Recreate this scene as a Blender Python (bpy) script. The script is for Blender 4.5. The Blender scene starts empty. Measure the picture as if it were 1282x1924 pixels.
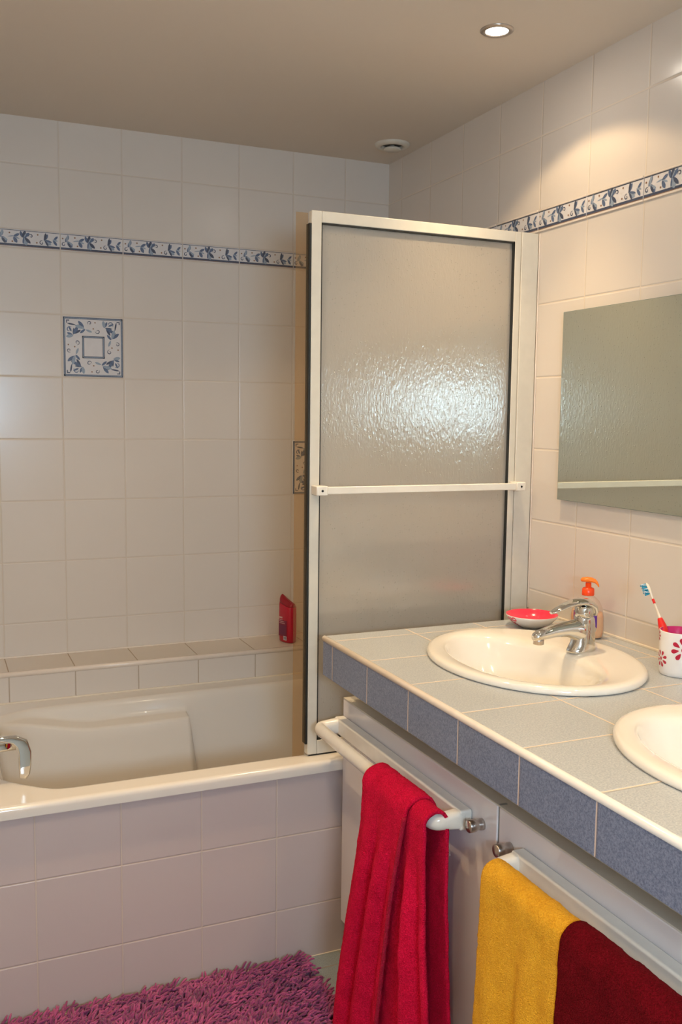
import bpy, bmesh, math, random
from mathutils import Vector, Matrix, noise
random.seed(7)
PI = math.pi
C = bpy.context.scene.collection
scn = bpy.context.scene

# ------------------------------------------------------------ camera
YAW, PITCH, ROLL, FPX = 0.4117, -0.1019, 0.0121, 1763.07
fw = Vector((math.sin(YAW)*math.cos(PITCH), math.cos(YAW)*math.cos(PITCH), math.sin(PITCH)))
rt0 = Vector((math.cos(YAW), -math.sin(YAW), 0)); up0 = rt0.cross(fw)
rt = rt0*math.cos(ROLL)+up0*math.sin(ROLL); up = -rt0*math.sin(ROLL)+up0*math.cos(ROLL)
cam = bpy.data.cameras.new('camera'); camo = bpy.data.objects.new('camera', cam); C.objects.link(camo)
cam.sensor_fit = 'VERTICAL'; cam.sensor_height = 24; cam.sensor_width = 24; cam.lens = FPX/1924*24
cam.clip_start = 0.02
m = Matrix((rt, up, -fw)).transposed().to_4x4(); m.translation = Vector((-1.5734, -3.1979, 1.445))
camo.matrix_world = m
scn.camera = camo

# ------------------------------------------------------------ world, exposure, light levels
w = bpy.data.worlds.new('world'); scn.world = w; w.use_nodes = True
w.node_tree.nodes['Background'].inputs[0].default_value = (0.30, 0.36, 0.45, 1)
w.node_tree.nodes['Background'].inputs[1].default_value = 0.05
vs = scn.view_settings
vs.view_transform = 'Standard'; vs.look = 'None'; vs.exposure = 0.0; vs.gamma = 1; vs.use_curve_mapping = False
LAMP_POWER = 27.0; NARROW_POWER = 37.0
LAMP_COL = (1.0, 0.715, 0.40)
WIN_STRENGTH = 84.0
CEIL = 2.3666
LAMPS = [(-0.305, -1.19), (-1.36, -1.30), (-0.40, -2.55), (-1.27, -2.42)]

# ------------------------------------------------------------ helpers
def tag(o, label=None, cat=None, group=None, kind=None):
    if label: o['label'] = label
    if cat: o['category'] = cat
    if group: o['group'] = group
    if kind: o['kind'] = kind
    return o
def empty(name, loc=(0, 0, 0), rz=0.0):
    o = bpy.data.objects.new(name, None); C.objects.link(o); o.location = loc; o.rotation_euler = (0, 0, rz)
    o.empty_display_size = 0.02
    return o
class MB:
    """collects shapes for one mesh object"""
    def __init__(s): s.bm = bmesh.new(); s.mi = 0
    def mat(s, i): s.mi = i; return s
    def box(s, lo, hi, bev=0.0, seg=2, smooth=False):
        lo = Vector(lo); hi = Vector(hi)
        r = bmesh.ops.create_cube(s.bm, size=1.0)
        vs_ = r['verts']
        for v in vs_:
            v.co = Vector(((lo[i]+hi[i])/2 + v.co[i]*(hi[i]-lo[i]) for i in range(3)))
        fs = set(f for v in vs_ for f in v.link_faces)
        for f in fs: f.material_index = s.mi
        if bev > 0:
            es = list(set(e for v in vs_ for e in v.link_edges))
            rr = bmesh.ops.bevel(s.bm, geom=es, offset=bev, segments=seg, profile=0.5, affect='EDGES')
            for f in rr['faces']: f.material_index = s.mi; f.smooth = True
        return s
    def ring(s, pts): return [s.bm.verts.new(p) for p in pts]
    def quad(s, pts, smooth=False):
        f = s.bm.faces.new(s.ring(pts)); f.material_index = s.mi; f.smooth = smooth; return f
    def loft(s, rings, cap0=True, cap1=True, closed=True, smooth=True, loop=False):
        R = [s.ring(r) for r in rings]; n = len(R[0])
        pairs = list(zip(R[:-1], R[1:])) + ([(R[-1], R[0])] if loop else [])
        for a, b in pairs:
            for i in range(n if closed else n-1):
                j = (i+1) % n
                f = s.bm.faces.new((a[i], a[j], b[j], b[i])); f.material_index = s.mi; f.smooth = smooth
        if not loop:
            if cap0:
                f = s.bm.faces.new(list(reversed(R[0]))); f.material_index = s.mi; f.smooth = False
            if cap1:
                f = s.bm.faces.new(R[-1]); f.material_index = s.mi; f.smooth = False
        return s
    def lathe(s, prof, c=(0, 0, 0), seg=32, sx=1.0, sy=1.0, cap0=True, cap1=True, rot=0.0, M=None):
        rings = []
        for r, z in prof:
            ring = []
            for k in range(seg):
                a = 2*PI*k/seg
                p = Vector((r*sx*math.cos(a), r*sy*math.sin(a), z))
                if M is not None: p = M @ p
                ring.append(Vector(c)+p)
            rings.append(ring)
        return s.loft(rings, cap0, cap1)
    def tube(s, pts, rad, seg=12, cap=True, flat=1.0):
        pts = [Vector(p) for p in pts]; n = len(pts)
        rad = rad if isinstance(rad, (list, tuple)) else [rad]*n
        rings = []; u = None
        for i, p in enumerate(pts):
            t = (pts[min(i+1, n-1)]-pts[max(i-1, 0)]).normalized()
            if u is None:
                u = t.orthogonal().normalized()
                if abs(t.z) < 0.95: u = Vector((0, 0, 1)).cross(t).normalized()
            u = (u - t*u.dot(t)).normalized(); v = t.cross(u)
            rings.append([p+(u*math.cos(2*PI*k/seg)+v*math.sin(2*PI*k/seg)*flat)*rad[i] for k in range(seg)])
        return s.loft(rings, cap, cap)
    def poly(s, pts, n, off):
        """flat painted shape lifted by off along n"""
        f = s.bm.faces.new(s.ring([Vector(p)+Vector(n)*off for p in pts])); f.material_index = s.mi
        f.normal_update()
        if f.normal.dot(Vector(n)) < 0: f.normal_flip()
        return f
    def build(s, name, mats, parent=None, loc=None, recalc=False):
        if recalc: bmesh.ops.recalc_face_normals(s.bm, faces=s.bm.faces)
        me = bpy.data.meshes.new(name); s.bm.to_mesh(me); s.bm.free()
        for mm in (mats if isinstance(mats, (list, tuple)) else [mats]): me.materials.append(mm)
        o = bpy.data.objects.new(name, me); C.objects.link(o)
        if parent is not None: o.parent = parent
        if loc is not None: o.location = loc
        return o
def lerp(a, b, t): return a+(b-a)*t
def sstep(a, b, x):
    t = max(0.0, min(1.0, (x-a)/(b-a))); return t*t*(3-2*t)
def interp(tab, x):
    if x <= tab[0][0]: return tab[0][1]
    for (a, va), (b, vb) in zip(tab[:-1], tab[1:]):
        if x <= b: return lerp(va, vb, (x-a)/(b-a))
    return tab[-1][1]

# ------------------------------------------------------------ materials
def newmat(name):
    mt = bpy.data.materials.new(name); mt.use_nodes = True; nt = mt.node_tree
    return mt, nt, nt.nodes['Principled BSDF']
def nd(nt, typ, **kw):
    n = nt.nodes.new(typ)
    for k, v in kw.items():
        if k.startswith('i_'):
            n.inputs[int(k[2:])].default_value = v
        else: setattr(n, k, v)
    return n
def mth(nt, op, a, b=None, c=None):
    n = nt.nodes.new('ShaderNodeMath'); n.operation = op
    for i, x in enumerate((a, b, c)):
        if x is None: continue
        if isinstance(x, (int, float)): n.inputs[i].default_value = x
        else: nt.links.new(x, n.inputs[i])
    return n.outputs[0]
def simple(name, col, rough=0.4, metal=0.0, spec=0.5, coat=0.0, bump=None, var=None, sheen=0.0, trans=0.0, ior=1.45, alpha=1.0, sss=0.0):
    mt, nt, b = newmat(name)
    b.inputs['Base Color'].default_value = (*col, 1); b.inputs['Roughness'].default_value = rough
    b.inputs['Metallic'].default_value = metal; b.inputs['Specular IOR Level'].default_value = spec
    b.inputs['Coat Weight'].default_value = coat; b.inputs['Sheen Weight'].default_value = sheen
    b.inputs['Transmission Weight'].default_value = trans; b.inputs['IOR'].default_value = ior
    b.inputs['Alpha'].default_value = alpha
    if sss: b.inputs['Subsurface Weight'].default_value = sss; b.inputs['Subsurface Scale'].default_value = 0.01
    tc = nt.nodes.new('ShaderNodeTexCoord')
    sc_, d, amt = var if var else (40.0, 2.0, 0.06)
    n = nt.nodes.new('ShaderNodeTexNoise'); n.inputs['Scale'].default_value = sc_; n.inputs['Detail'].default_value = d
    nt.links.new(tc.outputs['Object'], n.inputs['Vector'])
    mx = nt.nodes.new('ShaderNodeMix'); mx.data_type = 'RGBA'
    mx.inputs[6].default_value = (*[c*(1-amt) for c in col], 1); mx.inputs[7].default_value = (*[min(1, c*(1+amt)) for c in col], 1)
    nt.links.new(n.outputs[0], mx.inputs[0]); nt.links.new(mx.outputs[2], b.inputs['Base Color'])
    if bump:
        n2 = nt.nodes.new('ShaderNodeTexNoise'); n2.inputs['Scale'].default_value = bump[0]; n2.inputs['Detail'].default_value = 3
        nt.links.new(tc.outputs['Object'], n2.inputs['Vector'])
        bp = nt.nodes.new('ShaderNodeBump'); bp.inputs['Strength'].default_value = bump[1]; bp.inputs['Distance'].default_value = bump[2]
        nt.links.new(n2.outputs[0], bp.inputs['Height']); nt.links.new(bp.outputs[0], b.inputs['Normal'])
    return mt
def tile_mat(name, base, grout, lines, rough=0.22, gw=0.0026, speckle=None, wave=0.0006, spec=0.5):
    """lines: list of (axis, phase, pitch) or ('Z2', low phase, high phase, pitch, split)"""
    mt, nt, b = newmat(name)
    tc = nt.nodes.new('ShaderNodeTexCoord'); sp = nt.nodes.new('ShaderNodeSeparateXYZ')
    nt.links.new(tc.outputs['Object'], sp.inputs[0])
    dist = None
    for l in lines:
        if l[0] == 'Z2':
            z = sp.outputs[2]
            lo = mth(nt, 'PINGPONG', mth(nt, 'SUBTRACT', z, l[1]), l[3]/2)
            hi = mth(nt, 'PINGPONG', mth(nt, 'SUBTRACT', z, l[2]), l[3]/2)
            g = mth(nt, 'GREATER_THAN', z, l[4])
            d = mth(nt, 'ADD', mth(nt, 'MULTIPLY', lo, mth(nt, 'SUBTRACT', 1.0, g)), mth(nt, 'MULTIPLY', hi, g))
        elif l[0].startswith('@'):
            d = mth(nt, 'ABSOLUTE', mth(nt, 'SUBTRACT', sp.outputs['XYZ'.index(l[0][1])], l[1]))
        else:
            d = mth(nt, 'PINGPONG', mth(nt, 'SUBTRACT', sp.outputs['XYZ'.index(l[0])], l[1]), l[2]/2)
        dist = d if dist is None else mth(nt, 'MINIMUM', dist, d)
    mr = nt.nodes.new('ShaderNodeMapRange'); mr.interpolation_type = 'SMOOTHSTEP'
    mr.inputs[1].default_value = gw*0.35; mr.inputs[2].default_value = gw*0.75
    nt.links.new(dist, mr.inputs[0]); mask = mr.outputs[0]
    col = None
    n = nt.nodes.new('ShaderNodeTexNoise'); nt.links.new(tc.outputs['Object'], n.inputs['Vector'])
    mx = nt.nodes.new('ShaderNodeMix'); mx.data_type = 'RGBA'
    if speckle:
        n.inputs['Scale'].default_value = speckle[0]; n.inputs['Detail'].default_value = 4; n.inputs['Roughness'].default_value = 0.75
        rp = nt.nodes.new('ShaderNodeMapRange'); rp.inputs[1].default_value = 0.36; rp.inputs[2].default_value = 0.64
        nt.links.new(n.outputs[0], rp.inputs[0]); nt.links.new(rp.outputs[0], mx.inputs[0])
        mx.inputs[6].default_value = (*speckle[1], 1); mx.inputs[7].default_value = (*base, 1)
    else:
        n.inputs['Scale'].default_value = 3.0
        nt.links.new(n.outputs[0], mx.inputs[0])
        mx.inputs[6].default_value = (*[c*0.97 for c in base], 1); mx.inputs[7].default_value = (*[min(1, c*1.03) for c in base], 1)
    m2 = nt.nodes.new('ShaderNodeMix'); m2.data_type = 'RGBA'; m2.inputs[6].default_value = (*grout, 1)
    nt.links.new(mask, m2.inputs[0]); nt.links.new(mx.outputs[2], m2.inputs[7]); nt.links.new(m2.outputs[2], b.inputs['Base Color'])
    r2 = nt.nodes.new('ShaderNodeMapRange'); r2.inputs[3].default_value = 0.8; r2.inputs[4].default_value = rough
    nt.links.new(mask, r2.inputs[0]); nt.links.new(r2.outputs[0], b.inputs['Roughness'])
    b.inputs['Specular IOR Level'].default_value = spec
    # rounded tile edges and slightly wavy glaze
    e = nt.nodes.new('ShaderNodeMapRange'); e.interpolation_type = 'SMOOTHSTEP'
    e.inputs[1].default_value = gw*0.3; e.inputs[2].default_value = gw*1.6
    nt.links.new(dist, e.inputs[0])
    n3 = nt.nodes.new('ShaderNodeTexNoise'); n3.inputs['Scale'].default_value = 9.0; n3.inputs['Detail'].default_value = 1.5
    nt.links.new(tc.outputs['Object'], n3.inputs['Vector'])
    h = mth(nt, 'ADD', mth(nt, 'MULTIPLY', e.outputs[0], 0.0008), mth(nt, 'MULTIPLY', n3.outputs[0], wave))
    bp = nt.nodes.new('ShaderNodeBump'); bp.inputs['Strength'].default_value = 1.0; bp.inputs['Distance'].default_value = 1.0
    nt.links.new(h, bp.inputs['Height']); nt.links.new(bp.outputs[0], b.inputs['Normal'])
    return mt

WHITE = (0.71, 0.64, 0.565); GROUT = (0.64, 0.55, 0.45)
ROW = 0.2015; ZB = 1.963; ZT = 2.0204
M = {}
M['tile_back'] = tile_mat('white_glazed_wall_tile_back', WHITE, GROUT, [('X', -0.375, 0.2), ('Z2', ZB, ZT, ROW, 1.99)])
M['tile_right'] = tile_mat('white_glazed_wall_tile_right', WHITE, (0.72, 0.62, 0.50), [('Y', -0.7404, 0.2121), ('Z2', ZB, ZT, ROW, 1.99)])
M['tile_left'] = tile_mat('white_glazed_wall_tile_left', WHITE, GROUT, [('Y', -0.1, 0.2), ('Z', ZB, ROW)])
M['tile_rear'] = tile_mat('white_glazed_wall_tile_rear', WHITE, GROUT, [('X', -0.375, 0.2), ('Z', ZB, ROW)])
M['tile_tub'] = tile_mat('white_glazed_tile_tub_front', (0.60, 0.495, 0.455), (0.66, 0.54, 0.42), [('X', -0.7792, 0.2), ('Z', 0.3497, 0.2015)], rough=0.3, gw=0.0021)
M['tile_ledge'] = tile_mat('cream_ledge_tile', (0.70, 0.62, 0.52), (0.42, 0.32, 0.22), [('X', -0.375, 0.2), ('@Y', 0.0, 0)], rough=0.3)
M['tile_ledge_face'] = tile_mat('white_ledge_face_tile', WHITE, (0.45, 0.36, 0.27), [('X', -0.375, 0.2)], rough=0.3)
M['floor'] = tile_mat('grey_blue_floor_tile', (0.36, 0.40, 0.40), (0.34, 0.28, 0.21), [('X', -0.60, 0.2), ('Y', -1.045, 0.2)], rough=0.45, speckle=(350, (0.22, 0.25, 0.26)))
BL1 = (0.55, 0.56, 0.55); BL2 = (0.33, 0.36, 0.39)
M['top_tile'] = tile_mat('speckled_blue_worktop_tile', BL1, (0.74, 0.60, 0.46), [('Y', -1.3276, 0.2), ('@X', -0.457, 0), ('@X', -0.2514, 0), ('@X', -0.045, 0)], rough=0.28, gw=0.0032, speckle=(300, BL2), spec=0.5)
M['apron_tile'] = tile_mat('speckled_blue_edge_tile', (0.24, 0.275, 0.38), (0.62, 0.50, 0.42), [('Y', -1.3276, 0.2)], rough=0.28, gw=0.003, speckle=(300, (0.095, 0.12, 0.19)))
M['ceiling'] = simple('matt_ceiling_paint', (0.70, 0.62, 0.53), 0.9, spec=0.1, bump=(60, 0.15, 0.002), var=(1.2, 2, 0.03))
M['trim_cream'] = simple('cream_glazed_trim', (0.80, 0.70, 0.60), 0.22, coat=0.3)
M['sealant'] = simple('cream_sealant', (0.80, 0.70, 0.56), 0.45)
M['acrylic'] = simple('white_acrylic', (0.74, 0.69, 0.62), 0.16, coat=0.4, var=(2, 1, 0.02))
M['ceramic'] = simple('cream_ceramic', (0.84, 0.79, 0.70), 0.10, coat=0.6, var=(3, 1, 0.02))
M['frame'] = simple('cream_powder_coated_metal', (0.66, 0.62, 0.53), 0.32, coat=0.1)
M['gasket'] = simple('black_rubber_gasket', (0.015, 0.016, 0.014), 0.5)
M['chrome'] = simple('polished_chrome', (0.70, 0.69, 0.66), 0.04, metal=1.0, var=(20, 1, 0.02))
M['nickel'] = simple('brushed_nickel', (0.55, 0.50, 0.46), 0.28, metal=1.0)
M['alu'] = simple('grey_aluminium', (0.30, 0.32, 0.31), 0.4, metal=0.6)
M['lacquer'] = simple('white_gloss_lacquer', (0.78, 0.73, 0.72), 0.14, coat=0.3, var=(2, 1, 0.02))
M['carcass'] = simple('taupe_cabinet_carcass', (0.40, 0.36, 0.31), 0.5)
M['strip'] = simple('taupe_grey_strip', (0.62, 0.58, 0.50), 0.4)
M['plastic'] = simple('white_gloss_plastic', (0.82, 0.77, 0.68), 0.18, coat=0.3)
M['paint_white'] = simple('glazed_white_border', (0.70, 0.67, 0.66), 0.2)
M['paint_line'] = simple('slate_blue_glaze', (0.07, 0.085, 0.13), 0.25, var=(160, 3, 0.4))
M['paint_leaf'] = simple('mid_blue_glaze', (0.11, 0.15, 0.24), 0.25, var=(260, 3, 0.5))
M['paint_pale'] = simple('pale_blue_glaze', (0.30, 0.36, 0.44), 0.25, var=(260, 3, 0.35))
M['paint_dot'] = simple('ochre_glaze', (0.24, 0.12, 0.055), 0.3)
M['mirror'] = simple('mirror_silvering', (0.66, 0.70, 0.63), 0.012, metal=1.0, var=(5, 1, 0.01))
M['mirror_edge'] = simple('mirror_glass_edge', (0.20, 0.26, 0.22), 0.2)

# ------------------------------------------------------------ room shell
def struct(name, mb, mats, **kw): return tag(mb.build(name, mats, **kw), kind='structure')
XL, YR = -1.80, -3.95
struct('floor', MB().box((XL-.1, YR-.1, -0.1), (0.1, 0.1, 0)), M['floor'])
struct('wall_back', MB().box((XL-.1, 0, 0), (0.1, 0.1, CEIL+.05)), M['tile_back'])
struct('wall_right', MB().box((0, YR, 0), (0.1, 0, CEIL+.05)), M['tile_right'])
struct('wall_left', MB().box((XL-.1, YR, 0), (XL, 0, CEIL+.05)), M['tile_left'])
# ceiling with round openings for the lamps: frame of boxes is not needed, the lamps sit in shallow cans below the slab
struct('ceiling', MB().box((XL-.1, YR-.1, CEIL), (0.1, 0.1, CEIL+.1)), M['ceiling'])
# rear wall with the window opening behind the camera
WX0, WX1, WZ0, WZ1 = -1.74, -1.22, 1.37, 1.69
mb = MB()
mb.box((XL-.1, YR-.1, 0), (WX0, YR, CEIL)); mb.box((WX1, YR-.1, 0), (0.1, YR, CEIL))
mb.box((WX0, YR-.1, 0), (WX1, YR, WZ0)); mb.box((WX0, YR-.1, WZ1), (WX1, YR, CEIL))
struct('wall_rear', mb, M['tile_rear'])
mb = MB()
for lo, hi in (((WX0, WZ0), (WX0+.03, WZ1)), ((WX1-.03, WZ0), (WX1, WZ1)), ((WX0+.03, WZ0), (WX1-.03, WZ0+.03)), ((WX0+.03, WZ1-.03), (WX1-.03, WZ1))):
    mb.box((lo[0], YR-.07, lo[1]), (hi[0], YR-.02, hi[1]), 0.003)
win = struct('window_1', mb, M['plastic'])
wm, nt, b = newmat('daylit_frosted_window_glass')
b.inputs['Base Color'].default_value = (0.8, 0.85, 0.9, 1); b.inputs['Roughness'].default_value = 0.4
b.inputs['Emission Color'].default_value = (0.56, 0.78, 1.0, 1); b.inputs['Emission Strength'].default_value = WIN_STRENGTH
MB().box((WX0+.028, YR-.05, WZ0+.028), (WX1-.028, YR-.044, WZ1-.028)).build('window_pane', wm, parent=win)

# painted leaf border tiles, one strip on each wall
def leaf(mb, P, n, u, v, ang, L, W, mi, off):
    pts = []
    for k in range(12):
        a = 2*PI*k/12
        x = L*(0.5-0.5*math.cos(a)); y = W*0.5*math.sin(a)*(0.55+0.45*math.sin(a/2))
        if k == 6: x = L*1.08
        pts.append(P(u+x*math.cos(ang)-y*math.sin(ang), v+x*math.sin(ang)+y*math.cos(ang)))
    mb.mat(mi).poly(pts, n, off)
def dot(mb, P, n, u, v, r, mi, off):
    mb.mat(mi).poly([P(u+r*math.cos(2*PI*k/10), v+r*math.sin(2*PI*k/10)) for k in range(10)], n, off)
def curl(mb, P, n, u, v, r, a0, sgn, mi, off, wd, turns=1.3):
    mb.mat(mi); N = 14; prev = None
    for k in range(N+1):
        t = k/N; rr = r*(1-0.72*t); a = a0+sgn*turns*2*PI*t*0.8
        w_ = wd*(0.5+0.8*math.sin(PI*min(1, t*1.1)))
        cx, cy = u+rr*math.cos(a), v+rr*math.sin(a)
        q = ((cx+w_*math.cos(a), cy+w_*math.sin(a)), (cx-w_*math.cos(a), cy-w_*math.sin(a)))
        if prev: mb.poly([P(*prev[0]), P(*q[0]), P(*q[1]), P(*prev[1])], n, off)
        prev = q
def rect(mb, P, n, u0, v0, u1, v1, mi, off):
    mb.mat(mi).poly([P(u0, v0), P(u1, v0), P(u1, v1), P(u0, v1)], n, off)
def border_tile(mb, o, udir, n, L, H=0.0535):
    """painted motif of one border tile; o = lower start corner, udir along the wall"""
    o = Vector(o); udir = Vector(udir)
    P = lambda u, v: o+udir*u+Vector((0, 0, v))
    g = 0.0018
    rect(mb, P, n, g, 0.0015, L-g, 0.0030, 4, .0003)
    rect(mb, P, n, g, 0.0032, L-g, 0.0092, 1, .0003)
    rect(mb, P, n, g, H-0.0035, L-g, H-0.0018, 1, .0003)
    k = L/0.2
    D = lambda u, v, r=0.0026: dot(mb, P, n, u*k, v, r, 4, .0005)
    Lf = lambda u, v, a, l, w_, mi=2, off=.0005: leaf(mb, P, n, u*k, v, math.radians(a), min(l*1.12, .0225)*k, w_*1.38, mi, off)
    Cl = lambda u, v, r, a, s: curl(mb, P, n, u*k, v, r, math.radians(a), s, 1, .0006, 0.0011)
    D(.008, .037); Cl(.011, .019, .0065, 60, 1)
    Lf(.016, .026, 62, .023, .008); Lf(.020, .027, 78, .020, .006, 3, .0007); Lf(.022, .029, -50, .020, .011, 2, .0006); Lf(.020, .026, -20, .018, .007, 3, .0008); Lf(.024, .026, -62, .016, .006, 1, .0009)
    D(.046, .042); D(.054, .016); Lf(.040, .030, 10, .018, .003, 3)
    Lf(.058, .031, 30, .017, .007); Lf(.058, .030, -60, .017, .009); Lf(.060, .031, -20, .014, .004, 3, .0007)
    Lf(.084, .030, 105, .017, .007); Lf(.086, .029, 72, .020, .008, 1); Lf(.089, .029, 45, .020, .008); Lf(.088, .029, 60, .016, .003, 3, .0008)
    Cl(.110, .036, .0068, 200, -1); Lf(.090, .030, -75, .022, .013, 3); Lf(.092, .030, -45, .020, .008, 1, .0007); Lf(.088, .031, -95, .018, .004, 2, .0008)
    D(.131, .042); D(.128, .017)
    Cl(.143, .018, .0072, 70, 1); Lf(.150, .025, 60, .022, .008); Lf(.152, .026, 80, .022, .006, 1, .0007); Lf(.152, .027, -35, .022, .012, 3); Lf(.154, .027, -15, .018, .005, 2, .0008); Lf(.153, .026, -60, .017, .005, 1, .0009)
    Lf(.180, .029, 45, .015, .006); Lf(.178, .029, -55, .017, .007); Lf(.176, .030, -10, .014, .004, 3, .0007)
mats_b = [M['paint_white'], M['paint_line'], M['paint_leaf'], M['paint_pale'], M['paint_dot'], M['trim_cream']]
mb = MB()
k = 0; x = -0.375-0.2*8
while x < -0.01:
    a = max(x, XL); b2 = min(x+0.2, -0.002)
    mb.mat(0).box((a+.0013, -0.003, ZB+.0012), (b2-.0013, 0.0, ZT-.0012), 0.0006, 1)
    if x >= XL-.001 and x+0.2 < 0.0: border_tile(mb, (x, -0.003, ZB+.002), (1, 0, 0), (0, -1, 0), 0.2)
    x += 0.2
struct('trim_1', mb, mats_b)
mb = MB(); y = -0.7404+0.2121*3
while y > YR:
    mb.mat(0).box((-0.003, y-.2121+.0013, ZB+.0042), (0, y-.0013, ZT-.0042), 0.0006, 1)
    border_tile(mb, (-0.003, y, ZB+.003), (0, -1, 0), (-1, 0, 0), 0.2121, 0.0515)
    mb.mat(5).box((-0.006, y-.2121+.001, ZT-.0040), (0, y-.001, ZT+.0015), 0.0018, 2)
    mb.mat(5).box((-0.004, y-.2121+.001, ZB-.0015), (0, y-.001, ZB+.0040), 0.0012, 2)
    y -= 0.2121
struct('trim_2', mb, mats_b)

# two framed leaf tiles on the back wall
def picture_tile(x0, z0, label):
    S = 0.2
    mb = MB(); mb.mat(0).box((x0+.003, -0.003, z0+.003), (x0+S-.003, 0, z0+S-.003), 0.0008, 1)
    n = (0, -1, 0); P = lambda u, v: Vector((x0+u, -0.003, z0+v))
    def fr(a, b_, w_, mi, off):
        for q in ((a, a, b_, a+w_), (a, b_-w_, b_, b_), (a, a, a+w_, b_), (b_-w_, a, b_, b_)): rect(mb, P, n, *q, mi, off)
    fr(.0045, .1955, .0062, 1, .0003); fr(.007, .193, .0022, 3, .0005)
    fr(.064, .136, .0062, 1, .0003); fr(.066, .134, .0022, 3, .0005)
    for cx, cy in ((.014, .014), (.186, .014), (.014, .186), (.186, .186)):
        sx = 1 if cx < .1 else -1; sy = 1 if cy < .1 else -1
        rect(mb, P, n, min(cx, cx+sx*.010), min(cy, cy+sy*.003), max(cx, cx+sx*.010), max(cy, cy+sy*.003), 1, .0006)
        rect(mb, P, n, min(cx, cx+sx*.003), min(cy, cy+sy*.010), max(cx, cx+sx*.003), max(cy, cy+sy*.010), 1, .0007)
    # four sides of leaf sprays, each a quarter turn on
    for q in range(4):
        ca, sa = [(1, 0), (0, 1), (-1, 0), (0, -1)][q]
        Pq = lambda u, v, ca=ca, sa=sa: P(.1+(u-.1)*ca-(v-.1)*sa, .1+(u-.1)*sa+(v-.1)*ca)
        off = .0005
        LF = lambda u, v, a, l, w_, mi: leaf(mb, Pq, n, u, v, math.radians(a), l, w_, mi, off+.0001*mi)
        LF(.060, .036, 150, .030, .012, 2); LF(.058, .038, 120, .024, .009, 1); LF(.064, .036, -80, .022, .012, 3); LF(.062, .034, -110, .018, .008, 2); LF(.062, .036, 175, .022, .006, 1)
        LF(.128, .040, -15, .030, .012, 3); LF(.130, .038, -50, .026, .012, 2); LF(.126, .042, 40, .020, .009, 2); LF(.130, .040, -30, .022, .006, 1); LF(.124, .044, 160, .020, .008, 3)
        curl(mb, Pq, n, .086, .048, .008, 0, 1, 1, off, .001); curl(mb, Pq, n, .112, .022, .007, 120, -1, 1, off, .001)
        dot(mb, Pq, n, .100, .040, .0024, 4, off); dot(mb, Pq, n, .094, .020, .0024, 4, off)
        LF(.030, .044, -100, .026, .006, 1); LF(.034, .022, 25, .018, .007, 2)
        curl(mb, Pq, n, .176, .046, .011, 180, 1, 2, off, .0012, 0.8)
    o = mb.build('decorative_tile', mats_b[:5])
    return tag(o, label, 'tile', 'blue leaf picture tiles on the back wall')
picture_tile(-1.175, ZB-2*ROW, 'square white tile with blue leaf wreath in the open middle of the back wall')
picture_tile(-0.375, ZB-4*ROW, 'square blue leaf tile on the back wall half hidden behind the shower screen edge')

# tiled ledge behind the tub
ledge = struct('wall_ledge', MB().box((XL, -0.1875, 0), (0, 0, 0.6415)), M['tile_ledge'])
MB().box((XL, -0.191, 0.3), (0, -0.1875, 0.632)).build('ledge_face', M['tile_ledge_face'], parent=ledge)
mb = MB(); rr = 0.009
mb.loft([[Vector((x, -0.186+math.cos(a)*-rr if True else 0, 0.6345+math.sin(a)*rr)) for a in [2*PI*k/14 for k in range(14)]] for x in (XL, 0)])
mb.build('ledge_edging', M['trim_cream'], parent=ledge)
struct('trim_3', MB().box((XL, -0.006, 0.6405), (0, 0, 0.646), 0.002), M['trim_cream'])
# tiled front of the tub
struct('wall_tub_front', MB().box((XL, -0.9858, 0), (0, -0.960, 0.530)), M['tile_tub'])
struct('trim_4', MB().box((XL, -0.9885, 0), (-0.575, -0.985, 0.0025), 0.0008), M['sealant'])

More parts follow.
